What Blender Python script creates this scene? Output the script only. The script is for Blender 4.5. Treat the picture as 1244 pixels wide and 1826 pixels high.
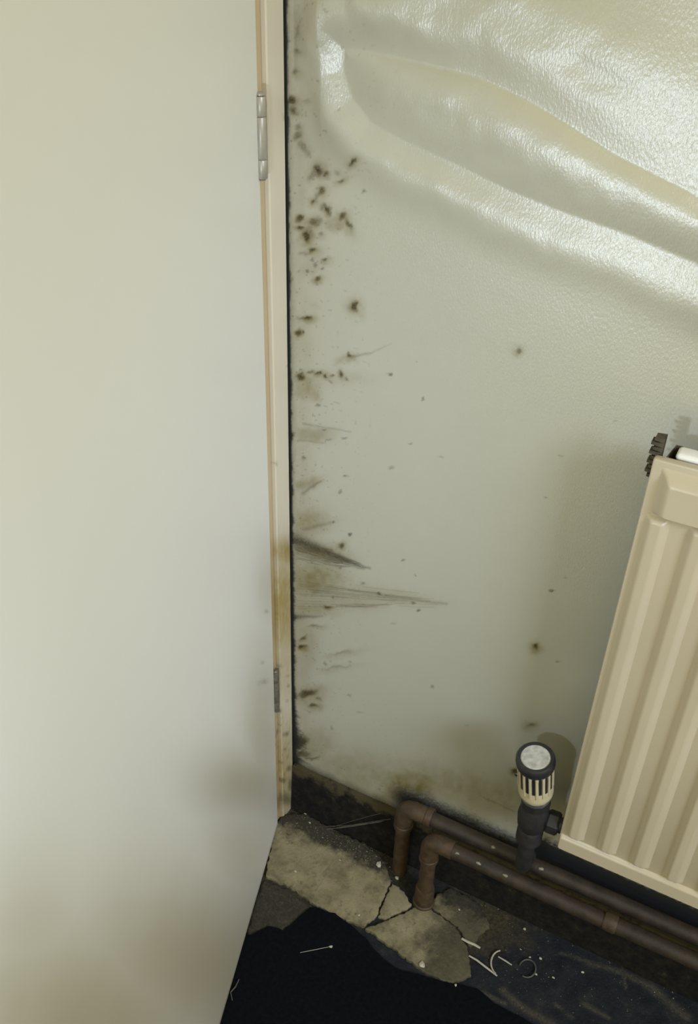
import bpy, bmesh, math, random
import numpy as np
from mathutils import Vector, Matrix

random.seed(7)
rng = np.random.default_rng(7)
scene = bpy.context.scene
for o in list(bpy.data.objects):
    bpy.data.objects.remove(o)
COL = scene.collection

# ------------------------------------------------------------------ camera
S = 1.45                                   # camera height in metres
F = 1600.0                                 # focal length in pixels of the 1244 x 1826 frame
PP = np.array([622.0, 913.0])
AX = np.array([0.88088571, 0.28273806, -0.37960448])
AY = np.array([0.47257099, -0.47997429, 0.73912201])
AZ = np.array([0.02677753, -0.83047208, -0.55641629])
R = np.stack([AX, AY, AZ])                 # world axes seen by the camera (x right, y down, z forward)
CAM = np.array([0.41247896, -0.67049142, 1.0]) * S
cd = bpy.data.cameras.new('camera')
cam = bpy.data.objects.new('camera', cd)
COL.objects.link(cam)
xb, yb, zb = R @ [1, 0, 0], R @ [0, -1, 0], R @ [0, 0, -1]
M = Matrix([[xb[i], yb[i], zb[i], CAM[i]] for i in range(3)] + [[0, 0, 0, 1]])
cam.matrix_world = M
cd.sensor_fit = 'VERTICAL'
cd.sensor_height = 24.0
cd.lens = 24.0 * F / 1826.0
cd.clip_start = 0.02
scene.camera = cam

# ------------------------------------------------------------------ world, light, exposure
w = bpy.data.worlds.new('world')
scene.world = w
w.use_nodes = True
bg = w.node_tree.nodes['Background']
bg.inputs[0].default_value = (1.0, 0.85, 0.27, 1)
bg.inputs[1].default_value = 0.66


def area(name, loc, target, sx, sy, power, color):
    l = bpy.data.lights.new(name, 'AREA')
    l.shape = 'RECTANGLE'
    l.size, l.size_y = sx, sy
    l.energy = power
    l.color = color
    o = bpy.data.objects.new(name, l)
    COL.objects.link(o)
    o.location = loc
    d = Vector(target) - Vector(loc)
    o.rotation_euler = d.to_track_quat('-Z', 'Y').to_euler()
    return o


key = area('window_daylight', (2.9, -1.62, 2.35), (0.22, 0.05, 0.42), 0.95, 0.95, 8.6, (0.60, 0.69, 0.88))
key.data.spread = math.radians(50)
fl = bpy.data.lights.new('added_glare_light', 'POINT')  # added point light with no seen source, makes the wall glare
fl.energy = 10.0
fl.color = (0.70, 0.83, 1.0)
fl.shadow_soft_size = 0.02
flo = bpy.data.objects.new('added_glare_light', fl)
COL.objects.link(flo)
flo.location = (0.335, -1.02, 1.06)

vs = scene.view_settings
vs.view_transform = 'Standard'
vs.look = 'None'
vs.gamma = 1.0
vs.use_curve_mapping = False
vs.exposure = 0.0

# ------------------------------------------------------------------ helpers


def ray(px, py):
    return R @ np.array([px - PP[0], py - PP[1], F])


def on_y(px, py, y=0.0):
    r = ray(px, py)
    return CAM + r * ((y - CAM[1]) / r[1])


def on_z(px, py, z=0.0):
    r = ray(px, py)
    return CAM + r * ((z - CAM[2]) / r[2])


def on_x(px, py, x=0.0):
    r = ray(px, py)
    return CAM + r * ((x - CAM[0]) / r[0])


def project(pts):
    v = (np.asarray(pts) - CAM) @ R
    return np.stack([PP[0] + F * v[..., 0] / v[..., 2], PP[1] + F * v[..., 1] / v[..., 2]], -1)


def vnoise(x, y, seed=0):
    """smooth lattice noise, 0..1"""
    g = np.random.default_rng(seed).random((256, 256))
    xi, yi = np.floor(x).astype(int), np.floor(y).astype(int)
    fx, fy = x - xi, y - yi
    fx, fy = fx * fx * (3 - 2 * fx), fy * fy * (3 - 2 * fy)
    a, b = g[xi % 256, yi % 256], g[(xi + 1) % 256, yi % 256]
    c, d = g[xi % 256, (yi + 1) % 256], g[(xi + 1) % 256, (yi + 1) % 256]
    return (a * (1 - fx) + b * fx) * (1 - fy) + (c * (1 - fx) + d * fx) * fy


def fbm(x, y, seed=0, n=4):
    t, a, s = 0, 0.5, 0
    for i in range(n):
        t = t + a * vnoise(x * 2 ** i, y * 2 ** i, seed + i)
        s += a
        a *= 0.5
    return t / s


def link(name, me, mat=None, parent=None, smooth=None):
    o = bpy.data.objects.new(name, me)
    COL.objects.link(o)
    if mat is not None and not me.materials:
        me.materials.append(mat)
    if parent is not None:
        o.parent = parent
    if smooth is not None:
        for p in me.polygons:
            p.use_smooth = smooth
    return o


def mesh_obj(name, verts, faces, mat, parent=None, smooth=False):
    me = bpy.data.meshes.new(name)
    me.from_pydata([tuple(map(float, v)) for v in verts], [], faces)
    me.update()
    return link(name, me, mat, parent, smooth)


def bm_obj(name, bm, mat, parent=None, smooth=False):
    me = bpy.data.meshes.new(name)
    bm.to_mesh(me)
    bm.free()
    return link(name, me, mat, parent, smooth)


def auto_smooth(o, ang=35):
    me = o.data
    for p in me.polygons:
        p.use_smooth = True
    me.set_sharp_from_angle(angle=math.radians(ang))


def empty(name, loc=(0, 0, 0), label=None, cat=None, group=None):
    o = bpy.data.objects.new(name, None)
    COL.objects.link(o)
    o.location = loc
    o.empty_display_size = 0.02
    if label:
        o['label'] = label
        o['category'] = cat
    if group:
        o['group'] = group
    return o


def tag(o, label, cat, group=None, kind=None):
    if label:
        o['label'] = label
    if cat:
        o['category'] = cat
    if group:
        o['group'] = group
    if kind:
        o['kind'] = kind
    return o


def local(o, parent):
    """parent o (built in world coordinates) under an empty that is only translated"""
    o.parent = parent
    o.location = -Vector(parent.location)
    return o


def bm_box(lo, hi, bevel=0.0, seg=2):
    bm = bmesh.new()
    bmesh.ops.create_cube(bm, size=1)
    for v in bm.verts:
        for i in range(3):
            v.co[i] = lo[i] if v.co[i] < 0 else hi[i]
    if bevel:
        bmesh.ops.bevel(bm, geom=bm.edges[:], offset=bevel, segments=seg, affect='EDGES', profile=0.5)
    return bm


def fillet(pts, r, n=7):
    """round the corners of a polyline"""
    pts = [np.array(p, float) for p in pts]
    out = [pts[0]]
    for a, b, c in zip(pts[:-2], pts[1:-1], pts[2:]):
        u, v = (a - b), (c - b)
        u, v = u / np.linalg.norm(u), v / np.linalg.norm(v)
        p0, p1 = b + u * r, b + v * r
        for i in range(n + 1):
            t = i / n
            out.append((1 - t) ** 2 * p0 + 2 * t * (1 - t) * b + t * t * p1)
    out.append(pts[-1])
    return out


def tube(name, pts, rad, mat, parent=None, seg=14, jitter=0.0, caps=True, seed=0):
    pts = np.array(pts, float)
    n = len(pts)
    rad = np.full(n, rad) if np.isscalar(rad) else np.array(rad)
    rr = np.random.default_rng(seed)
    T = np.gradient(pts, axis=0)
    T /= np.linalg.norm(T, axis=1)[:, None] + 1e-12
    up = np.array([0, 0, 1.0]) if abs(T[0][2]) < 0.9 else np.array([0, 1.0, 0])
    N = np.cross(T[0], up)
    N /= np.linalg.norm(N)
    V, Fc = [], []
    for i in range(n):
        N = N - T[i] * N.dot(T[i])
        N /= np.linalg.norm(N)
        B = np.cross(T[i], N)
        for k in range(seg):
            a = 2 * math.pi * k / seg
            q = rad[i] * (1 + jitter * (rr.random() - 0.5))
            V.append(pts[i] + (N * math.cos(a) + B * math.sin(a)) * q)
    for i in range(n - 1):
        for k in range(seg):
            k2 = (k + 1) % seg
            Fc.append((i * seg + k, i * seg + k2, (i + 1) * seg + k2, (i + 1) * seg + k))
    if caps:
        Fc.append(tuple(range(seg - 1, -1, -1)))
        Fc.append(tuple((n - 1) * seg + k for k in range(seg)))
    o = mesh_obj(name, V, Fc, mat, parent)
    auto_smooth(o, 50)
    return o


def lathe(name, prof, origin, axis, mat, parent=None, seg=40):
    """prof: list of (radius, height along the axis)"""
    axis = np.array(axis, float)
    axis /= np.linalg.norm(axis)
    u = np.cross(axis, [0.3, 1, 0.1])
    u /= np.linalg.norm(u)
    v = np.cross(axis, u)
    V, Fc = [], []
    for r, h in prof:
        for k in range(seg):
            a = 2 * math.pi * k / seg
            V.append(np.array(origin) + axis * h + (u * math.cos(a) + v * math.sin(a)) * r)
    for i in range(len(prof) - 1):
        for k in range(seg):
            k2 = (k + 1) % seg
            Fc.append((i * seg + k, i * seg + k2, (i + 1) * seg + k2, (i + 1) * seg + k))
    Fc.append(tuple(range(seg - 1, -1, -1)))
    Fc.append(tuple((len(prof) - 1) * seg + k for k in range(seg)))
    o = mesh_obj(name, V, Fc, mat, parent)
    auto_smooth(o, 35)
    return o


def grid_mesh(name, us, vs_, fn, mat, attrs=None, smooth=True, flip=False):
    """fn(U, V) -> (n, 3) points; attrs: {name: values}"""
    U, V = np.meshgrid(us, vs_, indexing='ij')
    P = fn(U, V).reshape(-1, 3)
    nu, nv = len(us), len(vs_)
    idx = np.arange(nu * nv).reshape(nu, nv)
    q = np.stack([idx[:-1, :-1], idx[1:, :-1], idx[1:, 1:], idx[:-1, 1:]], -1).reshape(-1, 4)
    if flip:
        q = q[:, ::-1]
    me = bpy.data.meshes.new(name)
    me.vertices.add(len(P))
    me.vertices.foreach_set('co', P.astype(np.float32).ravel())
    me.loops.add(q.size)
    me.loops.foreach_set('vertex_index', q.astype(np.int32).ravel())
    me.polygons.add(len(q))
    me.polygons.foreach_set('loop_start', np.arange(0, q.size, 4, dtype=np.int32))
    me.polygons.foreach_set('use_smooth', np.full(len(q), smooth))
    me.update(calc_edges=True)
    me.validate()
    for k, a in (attrs or {}).items():
        at = me.attributes.new(k, 'FLOAT', 'POINT')
        at.data.foreach_set('value', np.asarray(a, np.float32).ravel())
    return link(name, me, mat)


# ------------------------------------------------------------------ materials
class NT:
    def __init__(self, name):
        self.m = bpy.data.materials.new(name)
        self.m.use_nodes = True
        self.t = self.m.node_tree
        self.b = self.t.nodes['Principled BSDF']
        self.tc = self.t.nodes.new('ShaderNodeTexCoord')

    def n(self, kind, **kw):
        nd = self.t.nodes.new(kind)
        for k, v in kw.items():
            setattr(nd, k, v)
        return nd

    def l(self, a, b):
        self.t.links.new(a, b)

    def noise(self, scale, detail=4, rough=0.55, stretch=None):
        nd = self.n('ShaderNodeTexNoise')
        nd.inputs['Scale'].default_value = scale
        nd.inputs['Detail'].default_value = detail
        nd.inputs['Roughness'].default_value = rough
        if stretch:
            mp = self.n('ShaderNodeMapping')
            mp.inputs['Scale'].default_value = stretch
            self.l(self.tc.outputs['Object'], mp.inputs[0])
            self.l(mp.outputs[0], nd.inputs[0])
        else:
            self.l(self.tc.outputs['Object'], nd.inputs[0])
        return nd.outputs[0]

    def ramp(self, src, stops):
        nd = self.n('ShaderNodeValToRGB')
        e = nd.color_ramp.elements
        while len(e) < len(stops):
            e.new(0.5)
        for el, (p, c) in zip(e, stops):
            el.position = p
            el.color = (c[0], c[1], c[2], 1) if hasattr(c, '__len__') else (c, c, c, 1)
        self.l(src, nd.inputs[0])
        return nd.outputs[0]

    def mix(self, fac, a, b, mode='MIX'):
        nd = self.n('ShaderNodeMix', data_type='RGBA', blend_type=mode)
        nd.clamp_factor = True
        for s, v in ((0, fac), (6, a), (7, b)):
            if hasattr(v, 'is_linked'):
                self.l(v, nd.inputs[s])
            elif s == 0:
                nd.inputs[0].default_value = v
            else:
                nd.inputs[s].default_value = (v[0], v[1], v[2], 1)
        return nd.outputs[2]

    def math(self, op, a, b=None, clamp=False):
        nd = self.n('ShaderNodeMath', operation=op)
        nd.use_clamp = clamp
        for i, v in enumerate((a, b)):
            if v is None:
                continue
            if hasattr(v, 'is_linked'):
                self.l(v, nd.inputs[i])
            else:
                nd.inputs[i].default_value = v
        return nd.outputs[0]

    def attr(self, name):
        nd = self.n('ShaderNodeAttribute')
        nd.attribute_name = name
        return nd.outputs['Fac']

    def color(self, v):
        if hasattr(v, 'is_linked'):
            self.l(v, self.b.inputs['Base Color'])
        else:
            self.b.inputs['Base Color'].default_value = (v[0], v[1], v[2], 1)

    def bump(self, h, strength=0.3, dist=0.002):
        nd = self.n('ShaderNodeBump')
        nd.inputs['Strength'].default_value = strength
        nd.inputs['Distance'].default_value = dist
        self.l(h, nd.inputs['Height'])
        self.l(nd.outputs[0], self.b.inputs['Normal'])
        return nd.outputs[0]

    def set(self, **kw):
        for k, v in kw.items():
            s = self.b.inputs[k.replace('_', ' ')]
            if hasattr(v, 'is_linked'):
                self.l(v, s)
            else:
                s.default_value = v
        return self


def plain(name, c1, c2, scale=20, rough=0.5, metal=0.0, bump=0.0, bscale=200, detail=4):
    t = NT(name)
    t.color(t.ramp(t.noise(scale, detail), [(0.3, c1), (0.7, c2)]))
    t.set(Roughness=rough, Metallic=metal)
    if bump:
        t.bump(t.noise(bscale, 3), bump, 0.001)
    return t.m


def painted(name, base, base2, attr_cols, rough=0.42, bump=0.05, bscale=150):
    """gloss paint with stain layers read from per-vertex amounts"""
    t = NT(name)
    c = t.ramp(t.noise(3.0, 3), [(0.3, base), (0.7, base2)])
    for a, col, ns in attr_cols:
        f = t.attr(a)
        if ns:
            nz = t.ramp(t.noise(ns, 5, 0.65), [(0.30, 0.35), (0.62, 1.0)])
            f = t.math('MULTIPLY', f, nz, clamp=True)
        c = t.mix(f, c, col)
    t.color(c)
    t.set(Roughness=rough)
    if bump:
        t.bump(t.noise(bscale, 3), bump, 0.001)
    return t


MOULD = (0.022, 0.017, 0.007)
OLIVE = (0.20, 0.165, 0.052)
mt_wall = painted('wall_paint', (0.455, 0.445, 0.36), (0.485, 0.475, 0.39),
                  [('stain', OLIVE, 0), ('mould', MOULD, 420), ('shade_and_mould', (0.012, 0.013, 0.016), 0)], rough=0.5, bump=0.14, bscale=420)
mt_wall.set(Coat_Weight=mt_wall.math('SUBTRACT', 1.0, mt_wall.math('ADD', mt_wall.attr('mould'), mt_wall.attr('shade_and_mould'), True), True), Coat_Roughness=0.34, Coat_IOR=2.3)
cb = mt_wall.n('ShaderNodeBump')
cb.inputs['Strength'].default_value = 0.45
cb.inputs['Distance'].default_value = 0.0012
mt_wall.l(mt_wall.noise(520, 2, 0.5, (1.0, 1.0, 0.45)), cb.inputs['Height'])
mt_wall.l(cb.outputs[0], mt_wall.b.inputs['Coat Normal'])
M_WALL = mt_wall.m
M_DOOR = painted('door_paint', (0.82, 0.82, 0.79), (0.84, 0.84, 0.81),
                 [('stain', (0.37, 0.315, 0.165), 0), ('mould', MOULD, 300)], rough=0.38, bump=0.03).m  # first layer carries yellow stains and painted shade together
M_JAMB = painted('frame_paint', (0.66, 0.60, 0.49), (0.70, 0.64, 0.53),
                 [('stain', (0.36, 0.27, 0.10), 0), ('mould', MOULD, 420)], rough=0.36, bump=0.04).m
M_TAN = painted('tan_frame_paint', (0.54, 0.42, 0.26), (0.60, 0.48, 0.31),
                [('stain', (0.30, 0.21, 0.07), 0), ('mould', MOULD, 420)], rough=0.45, bump=0.04).m
M_GAP = plain('dark_gap', (0.012, 0.011, 0.010), (0.03, 0.027, 0.02), 90, 0.9)
M_RAD = plain('radiator_enamel', (0.50, 0.43, 0.31), (0.54, 0.47, 0.34), 6, 0.34)
M_FIN = plain('convector_steel', (0.035, 0.028, 0.016), (0.10, 0.08, 0.05), 80, 0.8)
M_WHITE = plain('white_grille', (0.80, 0.79, 0.76), (0.86, 0.85, 0.82), 20, 0.35)
M_RUST = plain('rusty_pipe', (0.017, 0.012, 0.008), (0.044, 0.029, 0.017), 45, 0.62, bump=0.4, bscale=300)
M_RUST2 = plain('rusty_fitting', (0.036, 0.022, 0.011), (0.085, 0.050, 0.024), 70, 0.6, bump=0.5, bscale=350)
M_CHIP = plain('flaked_paint', (0.22, 0.20, 0.14), (0.32, 0.29, 0.21), 60, 0.6)
M_STEEL = plain('hinge_steel', (0.34, 0.32, 0.27), (0.46, 0.44, 0.38), 50, 0.38, metal=0.35)
M_STEELD = plain('tarnished_hinge', (0.10, 0.09, 0.065), (0.22, 0.20, 0.15), 90, 0.5, metal=0.3)
M_CREAM = plain('cream_plastic', (0.50, 0.44, 0.28), (0.58, 0.51, 0.34), 30, 0.4)
M_BLACK = plain('black_plastic', (0.012, 0.013, 0.016), (0.025, 0.026, 0.030), 60, 0.35)
M_DISC = plain('worn_silver_disc', (0.36, 0.35, 0.31), (0.60, 0.59, 0.54), 130, 0.45, metal=0.1)
M_CHROME = plain('dull_chrome', (0.35, 0.34, 0.31), (0.55, 0.53, 0.48), 40, 0.28, metal=0.8)
M_VALVE = plain('grimy_valve', (0.010, 0.010, 0.012), (0.028, 0.025, 0.024), 70, 0.6)
M_WEB = plain('dusty_web', (0.10, 0.085, 0.045), (0.19, 0.165, 0.10), 200, 0.95)
M_WEBL = plain('pale_web', (0.16, 0.15, 0.11), (0.25, 0.23, 0.18), 200, 0.95)
M_PALE = plain('plaster_chip', (0.40, 0.37, 0.28), (0.56, 0.52, 0.42), 90, 0.85)
M_STRING = plain('white_plastic_strip', (0.38, 0.36, 0.29), (0.50, 0.47, 0.39), 60, 0.5)
M_LINO = plain('dark_floor_covering', (0.0020, 0.0025, 0.0045), (0.005, 0.0058, 0.009), 160, 0.9, bump=0.5, bscale=500)
M_LINO.node_tree.nodes['Principled BSDF'].inputs['Specular IOR Level'].default_value = 0.12


def floor_mat():
    t = NT('grimy_floor')
    c = t.ramp(t.noise(26, 7, 0.7), [(0.35, (0.010, 0.012, 0.018)), (0.55, (0.020, 0.022, 0.026)), (0.75, (0.045, 0.043, 0.038))])
    sp = t.ramp(t.noise(420, 3, 0.6), [(0.64, 0.0), (0.72, 1.0)])
    c = t.mix(t.math('MULTIPLY', sp, 0.5), c, (0.16, 0.145, 0.10))
    c = t.mix(t.attr('earth'), c, t.ramp(t.noise(140, 6, 0.7), [(0.35, (0.030, 0.025, 0.014)), (0.62, (0.085, 0.070, 0.036)), (0.8, (0.20, 0.17, 0.10))]))
    c = t.mix(t.math('MULTIPLY', t.attr('dust'), t.ramp(t.noise(260, 4, 0.7), [(0.3, 0.2), (0.65, 1.0)])), c, (0.20, 0.17, 0.11))
    t.color(c)
    t.set(Roughness=0.85, Specular_IOR_Level=0.15)
    t.bump(t.noise(240, 5), 0.7, 0.002)
    return t.m


def concrete_mat():
    t = NT('bare_concrete')
    c = t.ramp(t.noise(28, 7, 0.65), [(0.28, (0.125, 0.104, 0.056)), (0.5, (0.245, 0.208, 0.118)), (0.75, (0.33, 0.285, 0.17))])
    d = t.ramp(t.noise(75, 5, 0.7), [(0.55, 0.0), (0.72, 1.0)])
    c = t.mix(t.math('MULTIPLY', d, 0.8), c, (0.075, 0.060, 0.03))
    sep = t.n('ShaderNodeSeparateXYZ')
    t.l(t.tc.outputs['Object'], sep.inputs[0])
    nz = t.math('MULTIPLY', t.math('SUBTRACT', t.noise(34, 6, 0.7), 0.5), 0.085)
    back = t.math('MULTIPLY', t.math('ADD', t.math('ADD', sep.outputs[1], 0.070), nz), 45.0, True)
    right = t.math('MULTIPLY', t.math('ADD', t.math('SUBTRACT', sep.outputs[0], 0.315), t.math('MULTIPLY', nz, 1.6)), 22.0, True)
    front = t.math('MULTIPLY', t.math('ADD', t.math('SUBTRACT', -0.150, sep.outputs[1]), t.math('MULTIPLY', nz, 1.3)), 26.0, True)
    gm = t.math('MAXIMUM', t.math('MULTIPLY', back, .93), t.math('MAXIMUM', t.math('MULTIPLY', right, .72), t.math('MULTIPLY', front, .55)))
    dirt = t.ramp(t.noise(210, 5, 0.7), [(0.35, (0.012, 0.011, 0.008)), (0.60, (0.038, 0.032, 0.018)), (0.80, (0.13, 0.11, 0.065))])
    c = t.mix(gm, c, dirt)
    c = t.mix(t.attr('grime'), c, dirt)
    t.color(c)
    t.set(Roughness=0.9)
    t.bump(t.noise(150, 6), 0.6, 0.002)
    return t.m


def skirt_mat():
    t = NT('grimy_skirting')
    sep = t.n('ShaderNodeSeparateXYZ')
    t.l(t.tc.outputs['Object'], sep.inputs[0])
    c = t.ramp(t.noise(60, 6, 0.7), [(0.40, (0.008, 0.008, 0.009)), (0.62, (0.020, 0.018, 0.014)), (0.8, (0.07, 0.058, 0.034))])
    lg = t.math('MULTIPLY', t.math('ADD', t.math('SUBTRACT', sep.outputs[2], 0.098), t.math('MULTIPLY', t.math('SUBTRACT', t.noise(55, 5), .5), .07)), 60.0, True)
    c = t.mix(t.math('MULTIPLY', lg, .85), c, (0.085, 0.07, 0.036))
    t.color(c)
    t.set(Roughness=0.85, Specular_IOR_Level=0.15)
    t.bump(t.noise(200, 5), 0.5, 0.002)
    return t.m


M_FLOOR, M_CONC, M_SKIRT = floor_mat(), concrete_mat(), skirt_mat()

# ------------------------------------------------------------------ wall with mould
wx = np.concatenate([[-0.10, -0.03], np.arange(-0.0096, 0.42, 0.0016), np.arange(0.42, 0.80, 0.004), np.arange(0.80, 1.4, 0.015), np.arange(1.4, 2.41, 0.1)])
wz = np.concatenate([np.arange(0, 1.46, 0.002), np.arange(1.46, 2.51, 0.03)])
WU, WV = np.meshgrid(wx, wz, indexing='ij')
WP = project(np.stack([WU, np.zeros_like(WU), WV], -1))
wpx, wpy = WP[..., 0], WP[..., 1]
warp = 11 * (fbm(wpx / 11, wpy / 11, 3, 3) - 0.5)
warp2 = 11 * (fbm(wpx / 11, wpy / 11, 13, 3) - 0.5)


def blob(X, Y, px, py, rx, ry, rot=0.0, p=2.0):
    a = math.radians(rot)
    dx, dy = X + warp - px, Y + warp2 - py
    u, v = dx * math.cos(a) + dy * math.sin(a), -dx * math.sin(a) + dy * math.cos(a)
    return np.exp(-((u / rx) ** 2 + (v / ry) ** 2) ** (p / 2))


def streak(px, py, qx, qy, w0, w1):
    dx, dy = qx - px, qy - py
    L = dx * dx + dy * dy
    t = np.clip(((wpx - px) * dx + (wpy - py) * dy) / L, 0, 1)
    d = np.hypot(wpx - px - t * dx + warp * .3, wpy - py - t * dy + warp2 * .3)
    ww = w0 + (w1 - w0) * t
    return np.exp(-(d / ww) ** 2), t


mould = np.zeros_like(wpx)
stain = np.zeros_like(wpx)
# individual mould spots (x, y, rx, ry, rotation, strength)
SPOTS = [(568, 302, 8, 9, 20, 1), (581, 309, 5, 4, 0, .9), (560, 312, 10, 7, -30, .5), (633, 286, 7, 3.5, -35, 1), (610, 322, 7, 3, -30, .8),
         (602, 308, 4, 4, 0, .4), (647, 340, 4, 2.5, 0, .7), (573, 342, 5, 8, 25, .8), (560, 360, 5, 3, 10, .9), (566, 352, 4, 8, 35, .5),
         (581, 372, 4, 8, -30, .95), (588, 381, 3, 4, 0, .7), (535, 390, 6, 4, 0, .95), (558, 394, 9, 6, 0, .75), (535, 405, 7, 3, 0, 1),
         (547, 421, 7, 8, -20, 1.2), (549, 415, 10, 10, 0, .5), (612, 386, 7, 6, 0, .95), (622, 402, 4, 10, -25, .8), (558, 444, 6, 4, 0, .9),
         (545, 450, 10, 3, 0, .4), (570, 418, 5, 3, 0, .5), (567, 398, 8, 8, 0, .5), (556, 462, 4, 3, 0, .6), (578, 464, 5, 2.5, 0, .8), (561, 472, 4, 3, 0, .7),
         (574, 480, 3, 3, 0, .8), (549, 483, 4, 2.5, 0, .8), (564, 497, 5, 3, 0, .9), (532, 483, 3, 2, 0, .5), (546, 489, 2, 2, 0, .5),
         (630, 546, 6, 7, 10, 1.2), (636, 554, 6, 4, 35, .6), (549, 566, 7, 4, 0, 1.1), (540, 568, 10, 3, 0, .6), (533, 592, 4, 5, 0, .9), (540, 593, 3, 3, 0, .9),
         (619, 630, 3, 2, 0, .9), (623, 636, 5, 3.5, 0, 1), (693, 666, 4, 3, 0, .9), (742, 646, 3, 2, 0, .5), (923, 624, 4, 3.5, 0, .8), (753, 712, 3, 1.8, 0, .7),
         (608, 668, 3, 4.5, 0, 1), (581, 669, 5, 3, 0, 1), (592, 667, 3, 2, 0, .9), (566, 667, 6, 2.5, 0, .9), (553, 664, 6, 3, 0, .6), (537, 671, 7, 5, 0, 1),
         (588, 680, 4, 3, 0, .6), (617, 678, 4, 2.5, 0, .7), (565, 722, 4, 2, 0, .6), (578, 769, 5, 1.8, 0, .8), (615, 782, 5, 1.6, 0, .7), (586, 783, 5, 1.6, 0, .6),
         (730, 790, 4, 1.5, 0, .6), (541, 818, 5, 2, 0, .7), (616, 850, 5, 1.8, 0, .7), (698, 833, 4, 1.5, 0, .5), (606, 875, 4, 2.5, 0, .6),
         (623, 953, 3, 2, 0, .9), (609, 973, 4.5, 4, 0, .9), (593, 930, 3, 2, 0, .8), (719, 998, 4, 1.8, 0, .7), (604, 1012, 3, 2, 0, .8),
         (645, 1041, 4, 3, 0, .6), (674, 1057, 3.5, 2, 0, .9), (689, 1061, 2.5, 1.6, 0, .8), (738, 1076, 3.5, 2, 0, .8), (746, 1089, 4, 2.2, 0, .8),
         (585, 1082, 6, 2.8, 0, 1.1), (592, 1066, 2.5, 2, 0, .6), (739, 1028, 3, 1.5, 0, .6), (540, 1136, 6, 2.5, -20, .9), (538, 1153, 6, 4, 0, 1.1),
         (581, 1183, 4, 2, 0, .6), (625, 1181, 4, 2, 0, .5), (772, 1225, 4, 2, 0, .6), (560, 1258, 7, 4, 0, .9), (548, 1235, 16, 5, -15, 1), (566, 1243, 5, 3, 0, .6),
         (623, 1239, 4, 2, 0, .5), (593, 1296, 3, 3, 0, .5), (954, 1153, 4.5, 4.5, 0, 1), (984, 1052, 4, 1.8, 10, .9), (1009, 1030, 2, 1.5, 0, .6), (997, 1179, 3, 2, 0, .7),
         (946, 1292, 6, 3, 0, .6), (832, 1294, 4, 2, 0, .3), (917, 1375, 5, 5, 0, 1.1), (1097, 748, 3, 1.5, 0, .4), (998, 812, 5, 1.5, -8, .5), (974, 886, 4, 1.5, 0, .6),
         (785, 815, 4, 2, 0, .5), (529, 91, 7, 3, 0, .6), (526, 128, 6, 5, 0, .6), (521, 180, 8, 6, 0, 1), (524, 197, 7, 6, 0, .8), (530, 225, 6, 5, 20, .5),
         (531, 242, 6, 9, 10, .6), (540, 262, 5, 10, -35, .5), (548, 272, 4, 5, -35, .4), (546, 178, 8, 3, 0, .3), (533, 54, 3, 9, 0, .4),
         (590, 372, 3, 3, 0, .4), (536, 1322, 12, 8, 0, .9), (540, 1345, 14, 5, 0, .8), (555, 1350, 16, 1.8, -5, .7), (640, 1270, 5, 1.6, 0, .3),
         (700, 1110, 6, 2, 0, .35), (610, 1165, 20, 2, -12, .35), (600, 1190, 24, 2, -8, .3), (560, 1118, 12, 1.6, -5, .5), (885, 1500, 8, 3, 0, .3)]
for px, py, rx, ry, rot, s in SPOTS:
    mould = np.maximum(mould, s * blob(wpx, wpy, px, py, rx * 1.06, ry * 1.12, rot, 3.6))
    if rx * ry > 12:
        stain = np.maximum(stain, 1.0 * s * blob(wpx, wpy, px, py + 2, rx * 1.7 + 3, ry * 1.6 + 3, rot))
# soft olive halos behind the clusters
for px, py, rx, ry, rot, s in [(602, 398, 22, 14, 0, .65), (556, 398, 22, 14, 0, .6), (545, 425, 14, 14, 0, .6), (565, 310, 22, 14, -20, .4), (535, 260, 14, 30, 0, .3),
                               (556, 455, 22, 20, 0, .3), (548, 480, 25, 14, 0, .3), (545, 690, 24, 22, 0, .55), (562, 702, 8, 14, -25, .5), (630, 552, 12, 10, 0, .5), (612, 640, 18, 6, -30, .45),
                               (600, 675, 55, 14, 0, .22), (555, 775, 36, 14, 0, .55), (545, 862, 26, 12, -15, .6), (550, 930, 34, 24, 0, .55), (565, 940, 36, 7, -20, .4),
                               (570, 985, 48, 16, 12, .75), (568, 1035, 45, 34, 0, .72), (620, 1065, 80, 22, 0, .35), (690, 1062, 80, 14, 8, .30), (560, 1085, 40, 16, 0, .5), (545, 1240, 30, 18, 0, .55),
                               (560, 1330, 40, 30, 0, .45), (545, 1150, 20, 40, 0, .35), (540, 600, 14, 60, 0, .2), (533, 380, 12, 160, 0, .22), (540, 1000, 16, 300, 0, .25),
                               (640, 1385, 120, 45, 15, .42), (730, 1400, 60, 30, 0, .75), (800, 1400, 130, 30, 15, .45), (560, 545, 10, 8, 0, .2),
                               (905, 1420, 60, 40, 0, .45)]:
    stain = np.maximum(stain, min(1.2 * s, .9) * blob(wpx, wpy, px, py, rx * 1.1, ry * 1.1, rot, 2.6))
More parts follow.
